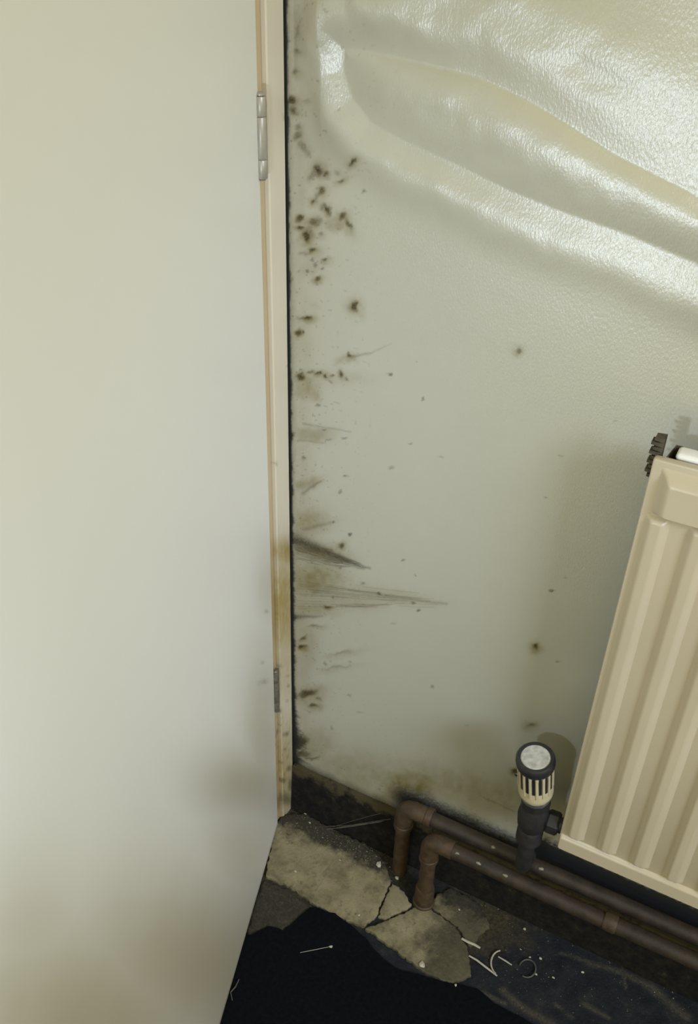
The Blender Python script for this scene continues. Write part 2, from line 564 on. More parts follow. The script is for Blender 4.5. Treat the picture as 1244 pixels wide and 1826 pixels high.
# dirt streaks running from the frame
for (x0, y0, x1, y1, w0, w1, s, fade) in [(528, 962, 648, 1012, 12, 3, 1.0, .3), (570, 978, 660, 1014, 4, 2.0, .9, .2), (620, 1052, 795, 1077, 2, 3, .42, 0), (560, 1056, 720, 1066, 3, 2, .35, 0), (600, 1080, 690, 1078, 1.5, 1.5, .4, 0),
                                          (528, 1100, 575, 1099, 5, 1.5, .9, .5), (540, 755, 625, 770, 2, 1.5, .4, 0), (530, 785, 580, 790, 2, 2, .35, .2), (540, 880, 570, 858, 4, 2, .5, 0), (540, 945, 595, 930, 4, 2, .35, 0),
                                          (625, 636, 660, 630, 2.5, 2, .45, 0), (660, 630, 698, 612, 2, 1, .4, .2), (870, 1425, 915, 1447, 1.2, 1.2, .5, 0), (855, 1418, 872, 1428, 1, 1, .4, 0), (1030, 905, 1080, 912, 1, 1, .0, 0)]:
    g, t = streak(x0, y0, x1, y1, w0, w1)
    mould = np.maximum(mould, s * g * (1 - fade * t))
# black mould creeping out of the corner joint
depth = np.maximum(WU, 0) * 1000.0                                       # millimetres from the corner
zz = WV * 100
edge = 1.0 + 1.2 * np.clip((1.0 - WV) / .3, 0, 1) + (5.0 + 5.0 * np.clip((1.0 - WV) / .3, 0, 1)) * np.clip(fbm(zz * 0.55, zz * 0 + 2, 21, 4) - 0.38, 0, 1) + 4 * np.clip((0.62 - WV) / 0.5, 0, 1) * fbm(zz * .9, zz * 0 + 9, 31, 4) + 26 * np.clip((0.30 - WV) / 0.14, 0, 1) * fbm(zz * .9, zz * 0 + 9, 31, 4)
fuzz = fbm(WU * 260, WV * 420, 41, 4)
creep = np.clip(1.35 - depth / np.maximum(edge * (0.5 + fuzz), 0.1), 0, 1)
CREEP = creep
stain = np.maximum(stain, .45 * np.clip(1.2 - depth / (16 * (0.4 + fuzz)), 0, 1))
# fine speckle near the corner and low on the wall
sp = fbm(WU * 190 + 40, WV * 300, 51, 2)
mould = np.maximum(mould, np.clip((sp - 0.79) * 9, 0, .55) * np.clip(1 - depth / 170, 0, 1))
mould = np.maximum(mould, np.clip((sp - 0.82) * 9, 0, .45) * np.clip((0.42 - WV) / 0.3, 0, 1))
# grime line above the skirting and the pipes
low = np.clip(1 - (WV - 0.115) / (0.012 + 0.02 * fbm(WU * 40, WV * 40, 61, 3)), 0, 1)
mould = np.maximum(mould, .9 * low)
# dirt behind the upper pipe and around the elbow, radiator shade painted in below
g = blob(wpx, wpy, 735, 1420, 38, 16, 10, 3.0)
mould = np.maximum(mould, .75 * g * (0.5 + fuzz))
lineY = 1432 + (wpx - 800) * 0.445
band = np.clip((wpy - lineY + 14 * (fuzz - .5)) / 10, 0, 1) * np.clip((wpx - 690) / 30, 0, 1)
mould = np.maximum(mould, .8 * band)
shadeY = 1440 + (wpx - 800) * 0.445 - 30 * np.clip((wpx - 915) / 40, 0, 1)
shade_and_mould = .97 * np.clip((wpy - shadeY + 16 * (fuzz - .5)) / 16, 0, 1) * np.clip((wpx - 690) / 30, 0, 1)  # near-black band paints in the shade below the radiator
shade_and_mould = np.maximum(shade_and_mould, .96 * CREEP)
stain = np.clip(stain * (0.65 + 0.7 * fbm(wpx / 9, wpy / 9, 71, 3)), 0, 1)
# added relief: raised rim shaped so the added light draws a glare ring
RIM = [(596, 60), (592, 130), (612, 190), (650, 240), (720, 280), (800, 315), (900, 365), (1000, 405), (1100, 440), (1244, 500), (1330, 540),
       (1400, 420), (1244, 318), (1110, 250), (1030, 198), (950, 150), (860, 108), (760, 84), (660, 62)]
rim = np.array([on_y(x, y, 0)[[0, 2]] for x, y in RIM])
glare_light_pos = np.array(flo.location)


def closed_dist(X, Z, P):
    best = np.full(X.shape, 9.0)
    inside = np.zeros(X.shape, bool)
    for i in range(len(P)):
        a, b = P[i], P[(i + 1) % len(P)]
        dx, dz = b - a
        t = np.clip(((X - a[0]) * dx + (Z - a[1]) * dz) / (dx * dx + dz * dz), 0, 1)
        best = np.minimum(best, np.hypot(X - a[0] - t * dx, Z - a[1] - t * dz))
        c = ((a[1] > Z) != (b[1] > Z)) & (X < (b[0] - a[0]) * (Z - a[1]) / (b[1] - a[1] + 1e-12) + a[0])
        inside ^= c
    return np.where(inside, -best, best)


RW = 0.026
sd = closed_dist(WU, WV, rim)
hx = .5 * ((CAM[0] - WU) / abs(CAM[1]) + (glare_light_pos[0] - WU) / abs(glare_light_pos[1]))
hz = .5 * ((CAM[2] - WV) / abs(CAM[1]) + (glare_light_pos[2] - WV) / abs(glare_light_pos[1]))
amp = np.clip(np.hypot(hx, hz), 0, .34) * RW / .86
RELIEF = amp * np.exp(-((sd - .7 * RW) / RW) ** 2) * np.clip((WV - .9) / .1, 0, 1) * np.clip((WU - .01) / .04, 0, 1)


def open_dist(X, Z, P):
    best = np.full(X.shape, 9.0)
    for a, b in zip(P[:-1], P[1:]):
        dx, dz = b - a
        t = np.clip(((X - a[0]) * dx + (Z - a[1]) * dz) / (dx * dx + dz * dz), 0, 1)
        best = np.minimum(best, np.hypot(X - a[0] - t * dx, Z - a[1] - t * dz))
    return best


# added bulge keeps the ring's middle dark: slow rise below, quick drop above
dl = np.clip(open_dist(WU, WV, rim[1:11]) - .016, 0, 1) * .31
du = np.clip(open_dist(WU, WV, np.concatenate([rim[11:], rim[:2]])) - .016, 0, 1) * .88
RELIEF = RELIEF + np.where(sd < 0, dl * du / (dl + du + .0006), 0)
RIM2 = [(545, 120), (560, 60), (630, 18), (760, 10), (870, 22), (985, 70), (1090, 130), (1200, 205), (1330, 290), (1420, 500), (1330, 620), (1244, 575), (1100, 505), (1000, 470), (900, 440), (760, 370), (640, 330), (570, 260)]  # second added relief, widens the glare at its top and right
rim2 = np.array([on_y(x, y, 0)[[0, 2]] for x, y in RIM2])
sd2 = closed_dist(WU, WV, rim2)
keep = np.clip((150 - wpy) / 60, 0, 1) + np.clip((wpx - 1040) / 100, 0, 1) * np.clip((330 - wpy) / 60, 0, 1)
RELIEF = RELIEF + amp * 1.1 * np.exp(-((sd2 - .7 * RW) / (RW * 1.2)) ** 2) * np.clip(keep, 0, 1) * np.clip((WU - .01) / .04, 0, 1)
RELIEF = RELIEF * (0.85 + .3 * fbm(WU * 30, WV * 30, 77, 2))
print('relief', RELIEF.max(), rim.min(0), rim.max(0))
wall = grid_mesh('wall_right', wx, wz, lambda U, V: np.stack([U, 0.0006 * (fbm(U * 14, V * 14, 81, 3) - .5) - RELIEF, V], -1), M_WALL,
                 {'mould': np.clip(mould, 0, 1), 'stain': stain, 'shade_and_mould': np.clip(shade_and_mould, 0, 1)})
wall['kind'] = 'structure'
wall['label'] = 'pale painted wall with black mould spots beside the door frame'

# ------------------------------------------------------------------ floor
fx = np.concatenate([np.arange(-0.9, -0.06, 0.06), np.arange(-0.06, 0.95, 0.003), np.arange(0.95, 2.4, 0.1)])
fy = np.concatenate([np.arange(-2.4, -0.56, 0.08), np.arange(-0.56, 0.0, 0.003), [0.0]])
FU, FV = np.meshgrid(fx, fy, indexing='ij')
FP = project(np.stack([FU, FV, np.zeros_like(FU)], -1))
FP = np.where((np.abs(FP) < 5000), FP, 5000)
gx, gy = FP[..., 0], FP[..., 1]
fw = fbm(FU * 60, FV * 60, 5, 4)


def fl_seg(x0, y0, x1, y1, w):
    dx, dy = x1 - x0, y1 - y0
    t = np.clip(((gx - x0) * dx + (gy - y0) * dy) / (dx * dx + dy * dy), 0, 1)
    return np.exp(-(np.hypot(gx - x0 - t * dx + 8 * (fw - .5), gy - y0 - t * dy + 8 * (fw - .5)) / w) ** 2)


earth = np.clip(1.3 - np.hypot((gx - 560) / 190, (gy - 1520) / 120) + .5 * (fw - .5), 0, 1)
earth = np.maximum(earth, np.clip(1.2 - np.hypot((gx - 850) / 110, (gy - 1640) / 70) + .8 * (fw - .5), 0, .85))
dust = np.zeros_like(gx)
for a in [(1050, 1718, 1110, 1735, 5), (1110, 1735, 1160, 1760, 6), (1160, 1760, 1195, 1790, 7), (1195, 1790, 1225, 1815, 8), (895, 1765, 935, 1800, 6), (935, 1800, 985, 1828, 7),
          (1040, 1790, 1085, 1815, 4), (1010, 1645, 1028, 1652, 2), (1110, 1715, 1115, 1760, 3), (990, 1790, 1020, 1815, 3), (860, 1770, 900, 1790, 4), (1000, 1700, 1080, 1725, 3)]:
    dust = np.maximum(dust, .38 * fl_seg(*a))
floor = grid_mesh('floor', fx, fy, lambda U, V: np.stack([U, V, 0.0025 * (fbm(U * 50, V * 50, 91, 4) - .62)], -1), M_FLOOR,
                  {'earth': np.clip(earth, 0, 1), 'dust': dust})
floor['kind'] = 'structure'
floor['label'] = 'dark grimy floor strewn with plaster crumbs and dust'


def jag(poly, step=0.006, amp=0.0016, seed=0):
    rr = np.random.default_rng(seed)
    out = []
    n = len(poly)
    for i in range(n):
        a, b = np.array(poly[i][:2]), np.array(poly[(i + 1) % n][:2])
        L = np.linalg.norm(b - a)
        k = max(1, int(L / step))
        nrm = np.array([-(b - a)[1], (b - a)[0]]) / (L + 1e-9)
        for j in range(k):
            q = a + (b - a) * j / k
            if j:
                q = q + nrm * amp * (3.2 * (float(fbm(np.array(q[0] * 130), np.array(q[1] * 130), seed, 3)) - .5) + .5 * (rr.random() - .5))
            out.append(q)
    return out


def slab(name, poly, z0, z1, mat, parent, seed=0, bevel=0.0015, step=0.006, amp=0.0016, uneven=0.0, grime=None):
    pts = jag(poly, step, amp, seed)
    bm = bmesh.new()
    vs_ = [bm.verts.new((p[0], p[1], z0)) for p in pts]
    f = bm.faces.new(vs_)
    if f.normal.z > 0 or f.calc_area() >= 0:
        f.normal_update()
    r = bmesh.ops.extrude_face_region(bm, geom=[f])
    top = [v for v in r['geom'] if isinstance(v, bmesh.types.BMVert)]
    bmesh.ops.translate(bm, verts=top, vec=(0, 0, z1 - z0))
    topf = [q for q in bm.faces if all(v in top for v in q.verts)]
    ins = bmesh.ops.inset_region(bm, faces=topf, thickness=bevel * 1.5, depth=0.0)
    inner = set(v for q in topf for v in q.verts)
    for v in bm.verts:
        if v in inner:
            v.co.z += bevel * .7
    bmesh.ops.triangulate(bm, faces=topf)
    bmesh.ops.recalc_face_normals(bm, faces=bm.faces[:])
    if uneven:
        for _ in range(2):
            bmesh.ops.subdivide_edges(bm, edges=[e for e in bm.edges if e.calc_length() > 0.012], cuts=1)
        for v in bm.verts:
            if v.co.z > (z0 + z1) / 2:
                v.co.z += uneven * (float(fbm(np.array(v.co.x * 45), np.array(v.co.y * 45), 17, 3)) - .5)
    o = bm_obj(name, bm, mat, parent)
    if grime is not None:
        me = o.data
        P = np.array([v.co[:] for v in me.vertices])
        pp = project(P)
        at = me.attributes.new('grime', 'FLOAT', 'POINT')
        at.data.foreach_set('value', grime(pp[:, 0], pp[:, 1], P).astype(np.float32))
    auto_smooth(o, 40)
    return o


Zc = 0.005


def fp(lst, z=0.0):
    return [on_z(x, y, z) for x, y in lst]


pieces = [
    [(474, 1563), (484, 1512), (492, 1470), (505, 1452), (545, 1452), (600, 1484), (650, 1503), (688, 1538), (696, 1574), (684, 1600), (671, 1633), (647, 1652), (600, 1634), (560, 1612), (515, 1580)],
    [(699, 1576), (712, 1582), (727, 1601), (733, 1615), (690, 1638), (674, 1634), (687, 1602)],
    [(736, 1619), (765, 1620), (790, 1638), (812, 1653), (833, 1690), (840, 1740), (800, 1755), (760, 1736), (702, 1692), (651, 1656), (692, 1642)],
    [(768, 1616), (778, 1597), (803, 1582), (850, 1608), (872, 1650), (838, 1688), (816, 1651), (793, 1635)],
    [(458, 1600), (472, 1568), (513, 1585), (557, 1616), (533, 1634), (500, 1660), (470, 1655), (440, 1668)],
]
for i, p in enumerate(pieces):
    dz = [0, -.0006, .0004, -.001, -.0032][i]
    gfun = (lambda a, b, P: np.zeros(len(P))) if i < 4 else (lambda a, b, P: np.full(len(P), .92))
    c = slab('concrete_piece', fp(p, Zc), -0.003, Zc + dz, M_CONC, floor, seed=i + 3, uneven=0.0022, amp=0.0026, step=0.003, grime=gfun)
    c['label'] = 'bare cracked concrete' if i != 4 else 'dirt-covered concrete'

cover_edge = [(428, 1672), (448, 1668), (478, 1652), (505, 1661), (520, 1648), (534, 1634), (553, 1619), (572, 1622), (598, 1629), (622, 1648), (648, 1671), (668, 1695), (690, 1716), (708, 1729), (745, 1738), (778, 1749), (815, 1757), (850, 1764), (880, 1790), (930, 1815), (975, 1845)]
ce = [on_z(x, y, 0.004)[:2] for x, y in cover_edge]
poly = [np.array(c) for c in ce] + [np.array([1.1, ce[-1][1] - .02]), np.array([1.6, ce[-1][1] - .01]), np.array([2.2, ce[-1][1] - .03]), np.array([2.2, -2.2]), np.array([-0.5, -2.2]), np.array([-0.5, -1.6]), np.array([-0.5, -0.30]), np.array([0.0, -0.28])]
cov = slab('floor_covering', poly, 0.0005, 0.0058, M_LINO, None, seed=40, bevel=0.0008, step=0.008, amp=0.002)
tag(cov, 'torn black floor covering with a ragged edge against bare concrete', 'flooring')

# ------------------------------------------------------------------ skirting board
bm = bm_box((0.002, -0.016, 0.0), (1.9, -0.0002, 0.118), 0.0)
for v in bm.verts:
    if v.co.z > .05 and v.co.y < -.01:
        v.co.y += 0.007
bmesh.ops.subdivide_edges(bm, edges=[e for e in bm.edges if e.calc_length() > 1], cuts=120)
for v in bm.verts:
    if v.co.z > .05:
        v.co.z += 0.006 * (float(fbm(np.array(v.co.x * 60), np.array(0.3), 19, 3)) - .5)
sk = bm_obj('baseboard_right', bm, M_SKIRT)
sk['kind'] = 'structure'
sk['label'] = 'grimy dark skirting board behind the rusty pipes'

# ------------------------------------------------------------------ door frame
HZ = 2.05
PIV = np.array([0.0, -0.0605])


def strip(name, x0, x1, y0, y1, z0, z1, mat, parent, stainfn=None, bev=0.0015):
    """upright board with fine vertical rows so that stains can be laid on it"""
    zs = np.concatenate([np.arange(z0, min(z1, 1.5), 0.003), [z1]])
    prof = [(x0, y0), (x1 - bev, y0), (x1, y0 + bev)]
    prof += [(x1, y) for y in np.linspace(y0 + bev, y1 - bev, 14)[1:-1]]
    prof += [(x1, y1 - bev), (x1 - bev, y1), (x0, y1)]
    P = np.array(prof)
    n = len(P)
    idx = np.arange(n)

    def fn(U, V):
        i = U.astype(int)
        return np.stack([P[i, 0], P[i, 1], V], -1)
    U, V = np.meshgrid(idx, zs, indexing='ij')
    W3 = fn(U, V)
    pp = project(W3)
    at = {'stain': np.zeros(U.shape), 'mould': np.zeros(U.shape)}
    if stainfn:
        at['stain'], at['mould'] = stainfn(pp[..., 0], pp[..., 1], W3)
    o = grid_mesh(name, idx, zs, fn, mat, at, smooth=True)
    auto_smooth(o, 30)
    if parent:
        o.parent = parent
    return o


def bl(X, Y, px, py, rx, ry, p=2.0):
    return np.exp(-(((X - px) / rx) ** 2 + ((Y - py) / ry) ** 2) ** (p / 2))


def jamb_stain(X, Y, W):
    n = fbm(W[..., 1] * 300, W[..., 2] * 90, 7, 4)
    st = np.zeros(X.shape)
    for a in [(512, 985, 34, 30, 1.0), (505, 1080, 40, 110, .95), (505, 1180, 40, 90, .6), (505, 1380, 40, 130, .8), (500, 210, 40, 50, .12)]:
        st = np.maximum(st, a[4] * bl(X, Y, *a[:4]))
    st = np.maximum(st, .22 * np.clip((Y - 500) / 900, 0, 1))
    mo = np.zeros(X.shape)
    for a in [(510, 205, 6, 4, .6), (507, 210, 4, 3, .5), (515, 653, 5, 2.5, .8), (497, 1268, 5, 5, 1), (498, 1288, 2, 14, .6), (496, 1305, 4, 5, .9), (511, 1309, 3, 4, .9), (514, 1223, 3, 2.5, .7),
              (513, 1205, 4, 2, .6), (500, 1188, 4, 3, .5), (508, 1336, 3, 3, .7), (515, 1370, 4, 6, .8), (504, 1392, 4, 5, .8), (497, 1340, 2, 30, .4), (517, 1400, 4, 14, .8), (510, 1425, 14, 12, .8), (497, 1430, 10, 14, .6),
              (506, 1310, 3, 4, .6), (492, 826, 3, 2, .5), (493, 829, 2, 2, .6), (512, 1250, 3, 3, .5), (503, 1360, 3, 3, .5), (472, 188, 3, 5, .9)]:
        mo = np.maximum(mo, a[4] * bl(X, Y, *a[:4], 2.6))
    mo = np.maximum(mo, np.clip((n - .68) * 5, 0, 1) * np.clip((Y - 1180) / 160, 0, .9))
    e = np.clip(1 - (-W[..., 1] - 0.0046) / (0.0028 * (.3 + n)), 0, 1) * np.clip(.25 + (Y - 200) / 1100, 0, .9)
    mo = np.maximum(mo, e)
    return np.clip(st * (.7 + .6 * n), 0, 1), np.clip(mo, 0, 1)


frame = empty('trim_1')
frame['kind'] = 'structure'
frame['label'] = 'narrow cream door frame with tan stripe, mouldy towards the floor'
strip('frame_face', -0.10, 0.0, -0.0415, -0.0046, 0.0, HZ, M_JAMB, frame, jamb_stain)
tn = strip('frame_rebate', -0.10, -0.007, -0.0625, -0.0415, 0.0, HZ, M_TAN, frame, jamb_stain)  # recessed strip, coloured darker and browner than the frame face
tn['label'] = 'tan brown stripe along the frame'
g = mesh_obj('dark_gap', [(-0.006, -0.0046, 0), (-0.006, 0.0, 0), (-0.006, 0.0, HZ), (-0.006, -0.0046, HZ), (-0.10, -0.0046, 0), (-0.10, 0.0, 0), (-0.10, 0.0, HZ), (-0.10, -0.0046, HZ)],
             [(0, 1, 2, 3), (7, 6, 5, 4), (0, 4, 5, 1), (3, 2, 6, 7), (0, 3, 7, 4), (1, 5, 6, 2)], M_GAP, frame)

# ------------------------------------------------------------------ door leaf (ajar into the room)
DD = np.array([0.3117, -0.9502])
DN = np.array([0.9502, 0.3117])
DW, DT, DZ0, DZ1 = 0.80, 0.040, 0.009, 2.03


def door_pt(u, n_, z):
    q = PIV + DD * u + DN * n_
    return np.stack([q[..., 0] if q.ndim > 1 else q[0], q[..., 1] if q.ndim > 1 else q[1], z], -1)


us = np.concatenate([[0.002], np.arange(0.006, 0.25, 0.006), np.arange(0.25, DW, 0.008), [DW]])
zs = np.concatenate([np.arange(DZ0, 1.5, 0.006), np.arange(1.5, DZ1, 0.06), [DZ1]])
prof = [(0.002, -DT)] + [(0.002, -0.0015)] + [(max(u, .0035), 0.0) for u in us] + [(DW, -DT)]
DPf = np.array(prof)


def dfn(U, V):
    i = U.astype(int)
    q = PIV + DPf[i][..., :1] * DD + DPf[i][..., 1:] * DN
    return np.concatenate([q, V[..., None]], -1)


U, V = np.meshgrid(np.arange(len(DPf)), zs, indexing='ij')
W3 = dfn(U, V)
dp = project(W3)
X, Y = dp[..., 0], dp[..., 1]
dn_ = fbm(W3[..., 1] * 12, W3[..., 2] * 12, 3, 4)
stain_shade = np.zeros(X.shape)  # yellowish stains on the door, with shade painted in towards the bottom
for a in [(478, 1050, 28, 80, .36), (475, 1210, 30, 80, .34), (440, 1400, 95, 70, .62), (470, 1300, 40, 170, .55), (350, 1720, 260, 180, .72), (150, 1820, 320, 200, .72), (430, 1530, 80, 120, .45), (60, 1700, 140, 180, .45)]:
    stain_shade = np.maximum(stain_shade, a[4] * bl(X, Y, *a[:4]))
dm = np.zeros(X.shape)
for a in [(471, 1215, 6, 3.5, .6), (468, 1181, 3, 2, .5), (474, 1091, 4, 2.5, .6), (134, 1591, 4, 2, .0), (462, 1218, 5, 3, .4)]:
    dm = np.maximum(dm, a[4] * bl(X, Y, *a[:4]))
edge = np.clip((0.013 + .012 * dn_ - W3[..., 2]) / .008, 0, 1)
dm = np.maximum(dm, .55 * edge)
door = empty('door_1', (float(PIV[0]), float(PIV[1]), 0))
door['kind'] = 'structure'
door['label'] = 'plain off-white flush door standing ajar on two hinges'
leaf = grid_mesh('door_leaf', np.arange(len(DPf)), zs, dfn, M_DOOR, {'stain': np.clip(stain_shade * (.92 + .16 * dn_), 0, 1), 'mould': dm}, flip=False)
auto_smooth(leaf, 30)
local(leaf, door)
# back and ends of the leaf
q = lambda u, n_, z: (*(PIV + DD * u + DN * n_), z)
bk = mesh_obj('door_back', [q(.002, -DT, DZ0), q(DW, -DT, DZ0), q(DW, -DT, DZ1), q(.002, -DT, DZ1), q(.002, 0, DZ0), q(DW, 0, DZ0), q(.002, 0, DZ1), q(DW, 0, DZ1)],
              [(0, 1, 2, 3), (0, 4, 5, 1), (3, 2, 7, 6)], M_DOOR)
local(bk, door)


def hinge(ztop, zbot, r, mat, kx, ky, dark_end):
    h = ztop - zbot
    cuts = [0, .235, .245, .755, .765, 1.0]
    root = None
    knuckles = [(0, .237), (.243, .757), (.763, 1.0)]
    root = tube('hinge', [(kx, ky, zbot - .002), (kx, ky, ztop + .002)], r * .62, M_STEELD, None, 16)
    for i, (a, b) in enumerate(knuckles):
        za, zb_ = zbot + h * a, zbot + h * b
        lathe('knuckle', [(r * .9, 0), (r, .0012), (r, zb_ - za - .0012), (r * .9, zb_ - za)], (kx, ky, za), (0, 0, 1), mat, root, 24)
    lathe('pin_cap', [(r * .8, 0), (r * .8, .0015), (r * .4, .0035)], (kx, ky, ztop + .001), (0, 0, 1), mat, root, 20)
    bmx = bm_box((kx - .004, ky - .001, zbot + .002), (kx - .0015, ky + .013, ztop - .002), .0004, 1)
    lf = bm_obj('hinge_leaf', bmx, mat, root)
    for k in range(3):
        zc = zbot + h * (.18 + .32 * k)
        lathe('screw', [(.0028, 0), (.0028, .0006), (.0018, .001)], (kx - .0015, ky + .008, zc), (1, 0, 0), M_STEELD, root, 12)
    return local(root, door)


p0, p1 = on_x(461, 172, .004), on_x(463, 320, .004)
hinge(p0[2], p1[2], 0.0065, M_STEEL, 0.0035, -0.0625, True)
p0, p1 = on_x(494, 1197, .003), on_x(495, 1266, .003)
hinge(p0[2], p1[2], 0.0048, M_STEELD, 0.0022, -0.0590, True)

# ------------------------------------------------------------------ radiator
RX0, RX1, RYF = 0.5035, 1.26, -0.088
ptl, pbl = on_y(1168, 818, RYF), on_y(990, 1506, RYF)
RZ0, RZ1 = float(pbl[2]), float(ptl[2])
RX0 = float((ptl[0] + pbl[0]) / 2)
rad = empty('radiator', (RX0, RYF + .02, RZ0), 'cream ribbed panel radiator fixed to the mouldy wall', 'radiator')
bmx = bm_box((RX0, RYF, RZ0), (RX1, RYF + 0.012, RZ1), 0.003, 2)
pn = bm_obj('panel', bmx, M_RAD)
auto_smooth(pn)
local(pn, rad)
# ribs: raised trapezoids between the two channels
rib_px = [on_y(x, y, RYF)[0] for x, y in [(1037, 1490), (1096, 1512), (1157, 1537), (1216, 1558)]]
PITCH = (rib_px[-1] - rib_px[0]) / 3
RIBD, SL = 0.0075, 0.0085


def raised(x0, x1, z0, z1, d, sx, szb, szt, nround=4):
    """pressed bulge: rounded rectangular frustum standing proud of the panel (towards -y)"""
    V, Fc = [], []
    rings = [(0.0, 0.0)]
    for i in range(1, nround + 1):
        t = i / nround
        e = t * t * (3 - 2 * t)
        rings.append((t, e))
    rings.append((1.0 + .0018 / max(sx, szb, szt), 1.0))
    cr = 5
    for t, e in rings:
        a0, a1, b0, b1 = x0 + sx * t, x1 - sx * t, z0 + szb * t, z1 - szt * t
        rad_ = min(.004 * (1 - .3 * t), (a1 - a0) * .45, (b1 - b0) * .45)
        for (cx, cz, s) in [(a1 - rad_, b1 - rad_, 0), (a0 + rad_, b1 - rad_, 90), (a0 + rad_, b0 + rad_, 180), (a1 - rad_, b0 + rad_, 270)]:
            for k in range(cr):
                an = math.radians(s + 90 * k / (cr - 1))
                V.append((cx + rad_ * math.cos(an), RYF - d * e, cz + rad_ * math.sin(an)))
    n = cr * 4
    for i in range(len(rings) - 1):
        for k in range(n):
            k2 = (k + 1) % n
            Fc.append((i * n + k, i * n + k2, (i + 1) * n + k2, (i + 1) * n + k))
    Fc.append(tuple((len(rings) - 1) * n + k for k in range(n)))
    return V, Fc


CH_T0, CH_T1 = RZ1 - 0.066, RZ1 - 0.008            # top channel
CH_B1 = RZ0 + 0.030                                 # lower lip
# bright right flank of rib i lies at rib_px[i]
x_right = rib_px[0] + SL / 2
k = 0
while x_right + k * PITCH < RX1 - 0.02:
    b = x_right + k * PITCH
    a = b - PITCH * 0.60
    V, Fc = raised(a, b, CH_B1 + .001, CH_T0 - .002, RIBD, SL, .006, .006)
    o = mesh_obj('rib', V, Fc, M_RAD)
    auto_smooth(o, 60)
    local(o, rad)
    k += 1
V, Fc = raised(RX0 + 0.011, RX1 - 0.02, CH_T0, CH_T1, 0.013, 0.014, .005, .015)
o = mesh_obj('top_channel', V, Fc, M_RAD)
auto_smooth(o, 60)
local(o, rad)
V, Fc = raised(RX0 + 0.0005, RX1, RZ0 + .0005, CH_B1, 0.0055, 0.002, .0018, .0055)
o = mesh_obj('bottom_channel', V, Fc, M_RAD)
auto_smooth(o, 60)
local(o, rad)
# convector fins behind the panel
fz0, fz1 = RZ0 + .05, RZ1 - 0.002
fx_ = RX0 + .012
pts2 = []
while fx_ < RX1 - .02:
    pts2 += [(fx_, RYF + .012), (fx_ + .004, RYF + .046), (fx_ + .010, RYF + .046), (fx_ + .014, RYF + .012)]
    fx_ += .022
V, Fc = [], []
for (x, y) in pts2:
    V += [(x, y, fz0), (x, y, fz1)]
for i in range(len(pts2) - 1):
    Fc.append((2 * i, 2 * i + 2, 2 * i + 3, 2 * i + 1))
fo = mesh_obj('convector_fins', V, Fc, M_FIN)
sm = fo.modifiers.new('thick', 'SOLIDIFY')
sm.thickness = .0012
local(fo, rad)
# serrated end of the convector showing beside the top corner
V, Fc = [], []
nT = 9
for i in range(nT):
    z = RZ1 - .032 + i * .0056
    for (dx, dz) in [(0, 0), (-.0105 - .003 * (i % 2), .0016), (-.0105 - .003 * (i % 2), .0046), (0, .0056)]:
        for y in (RYF + .013, RYF + .026):
            V.append((RX0 + .006 + dx, y, z + dz))
    b = i * 8
    Fc += [(b, b + 1, b + 3, b + 2), (b + 2, b + 3, b + 5, b + 4), (b + 4, b + 5, b + 7, b + 6), (b, b + 2, b + 4, b + 6), (b + 1, b + 7, b + 5, b + 3)]
    if i:
        c = b - 8
        Fc += [(c + 6, c + 7, b + 1, b)]
o = mesh_obj('fin_end', V, Fc, M_FIN)
local(o, rad)
# white top strip with humps
for i in range(9):
    x0 = RX0 + .020 + i * .082
    bmx = bm_box((x0, RYF + .013, RZ1 - .004), (x0 + .050, RYF + .034, RZ1 + .0055), .004, 3)
    o = bm_obj('top_clip', bmx, M_WHITE)
    auto_smooth(o)
    local(o, rad)
# wall brackets
for xb_ in (RX0 + .14, RX1 - .14):
    bmx = bm_box((xb_, RYF + .040, RZ0 + .08), (xb_ + .03, -.0004, RZ1 - .06), .002, 1)
    local(bm_obj('wall_bracket', bmx, M_RAD), rad)

# ------------------------------------------------------------------ pipes
PR = 0.0125
YU, YL = -0.036, -0.072
u_el = on_y(722, 1440, YU)
u_far = on_y(1244, 1671, YU)
l_el = on_y(768, 1500, YL)
l_far = on_y(1244, 1714, YL)
zU, zL = float((u_el[2] + u_far[2]) / 2), float((l_el[2] + l_far[2]) / 2)
print('pipes', u_el, u_far, l_el, l_far)


def pipe_run(name, x_el, y, z, x_end, label, seed):
    root = empty(name, (x_el, y, 0), label, 'pipe')
    n = 90
    xs = np.linspace(x_el + .030, x_end, n)
    o = tube('horizontal_run', [(x, y + .0012 * math.sin(7 * x + seed), z + .0012 * math.sin(9 * x)) for x in xs], PR, M_RUST, None, 18, .05, seed=seed)
    local(o, root)
    pts = fillet([(x_el + .040, y, z), (x_el, y, z), (x_el, y, z - .045)], .022, 9)
    local(tube('elbow', pts, PR + .0030, M_RUST2, None, 18, .05, seed=seed + 1), root)
    zs_ = np.linspace(z - .030, 0.001, 16)
    local(tube('drop_pipe', [(x_el, y, q_) for q_ in zs_], PR + .0006, M_RUST2, None, 18, .05, seed=seed + 2), root)
    return root


def collar(root, p, axis, r, h, mat):
    ax = np.array(axis, float)
    local(lathe('fitting', [(r * .92, 0), (r, h * .15), (r, h * .85), (r * .92, h)], np.array(p) - ax * h / 2, ax, mat, None, 20), root)


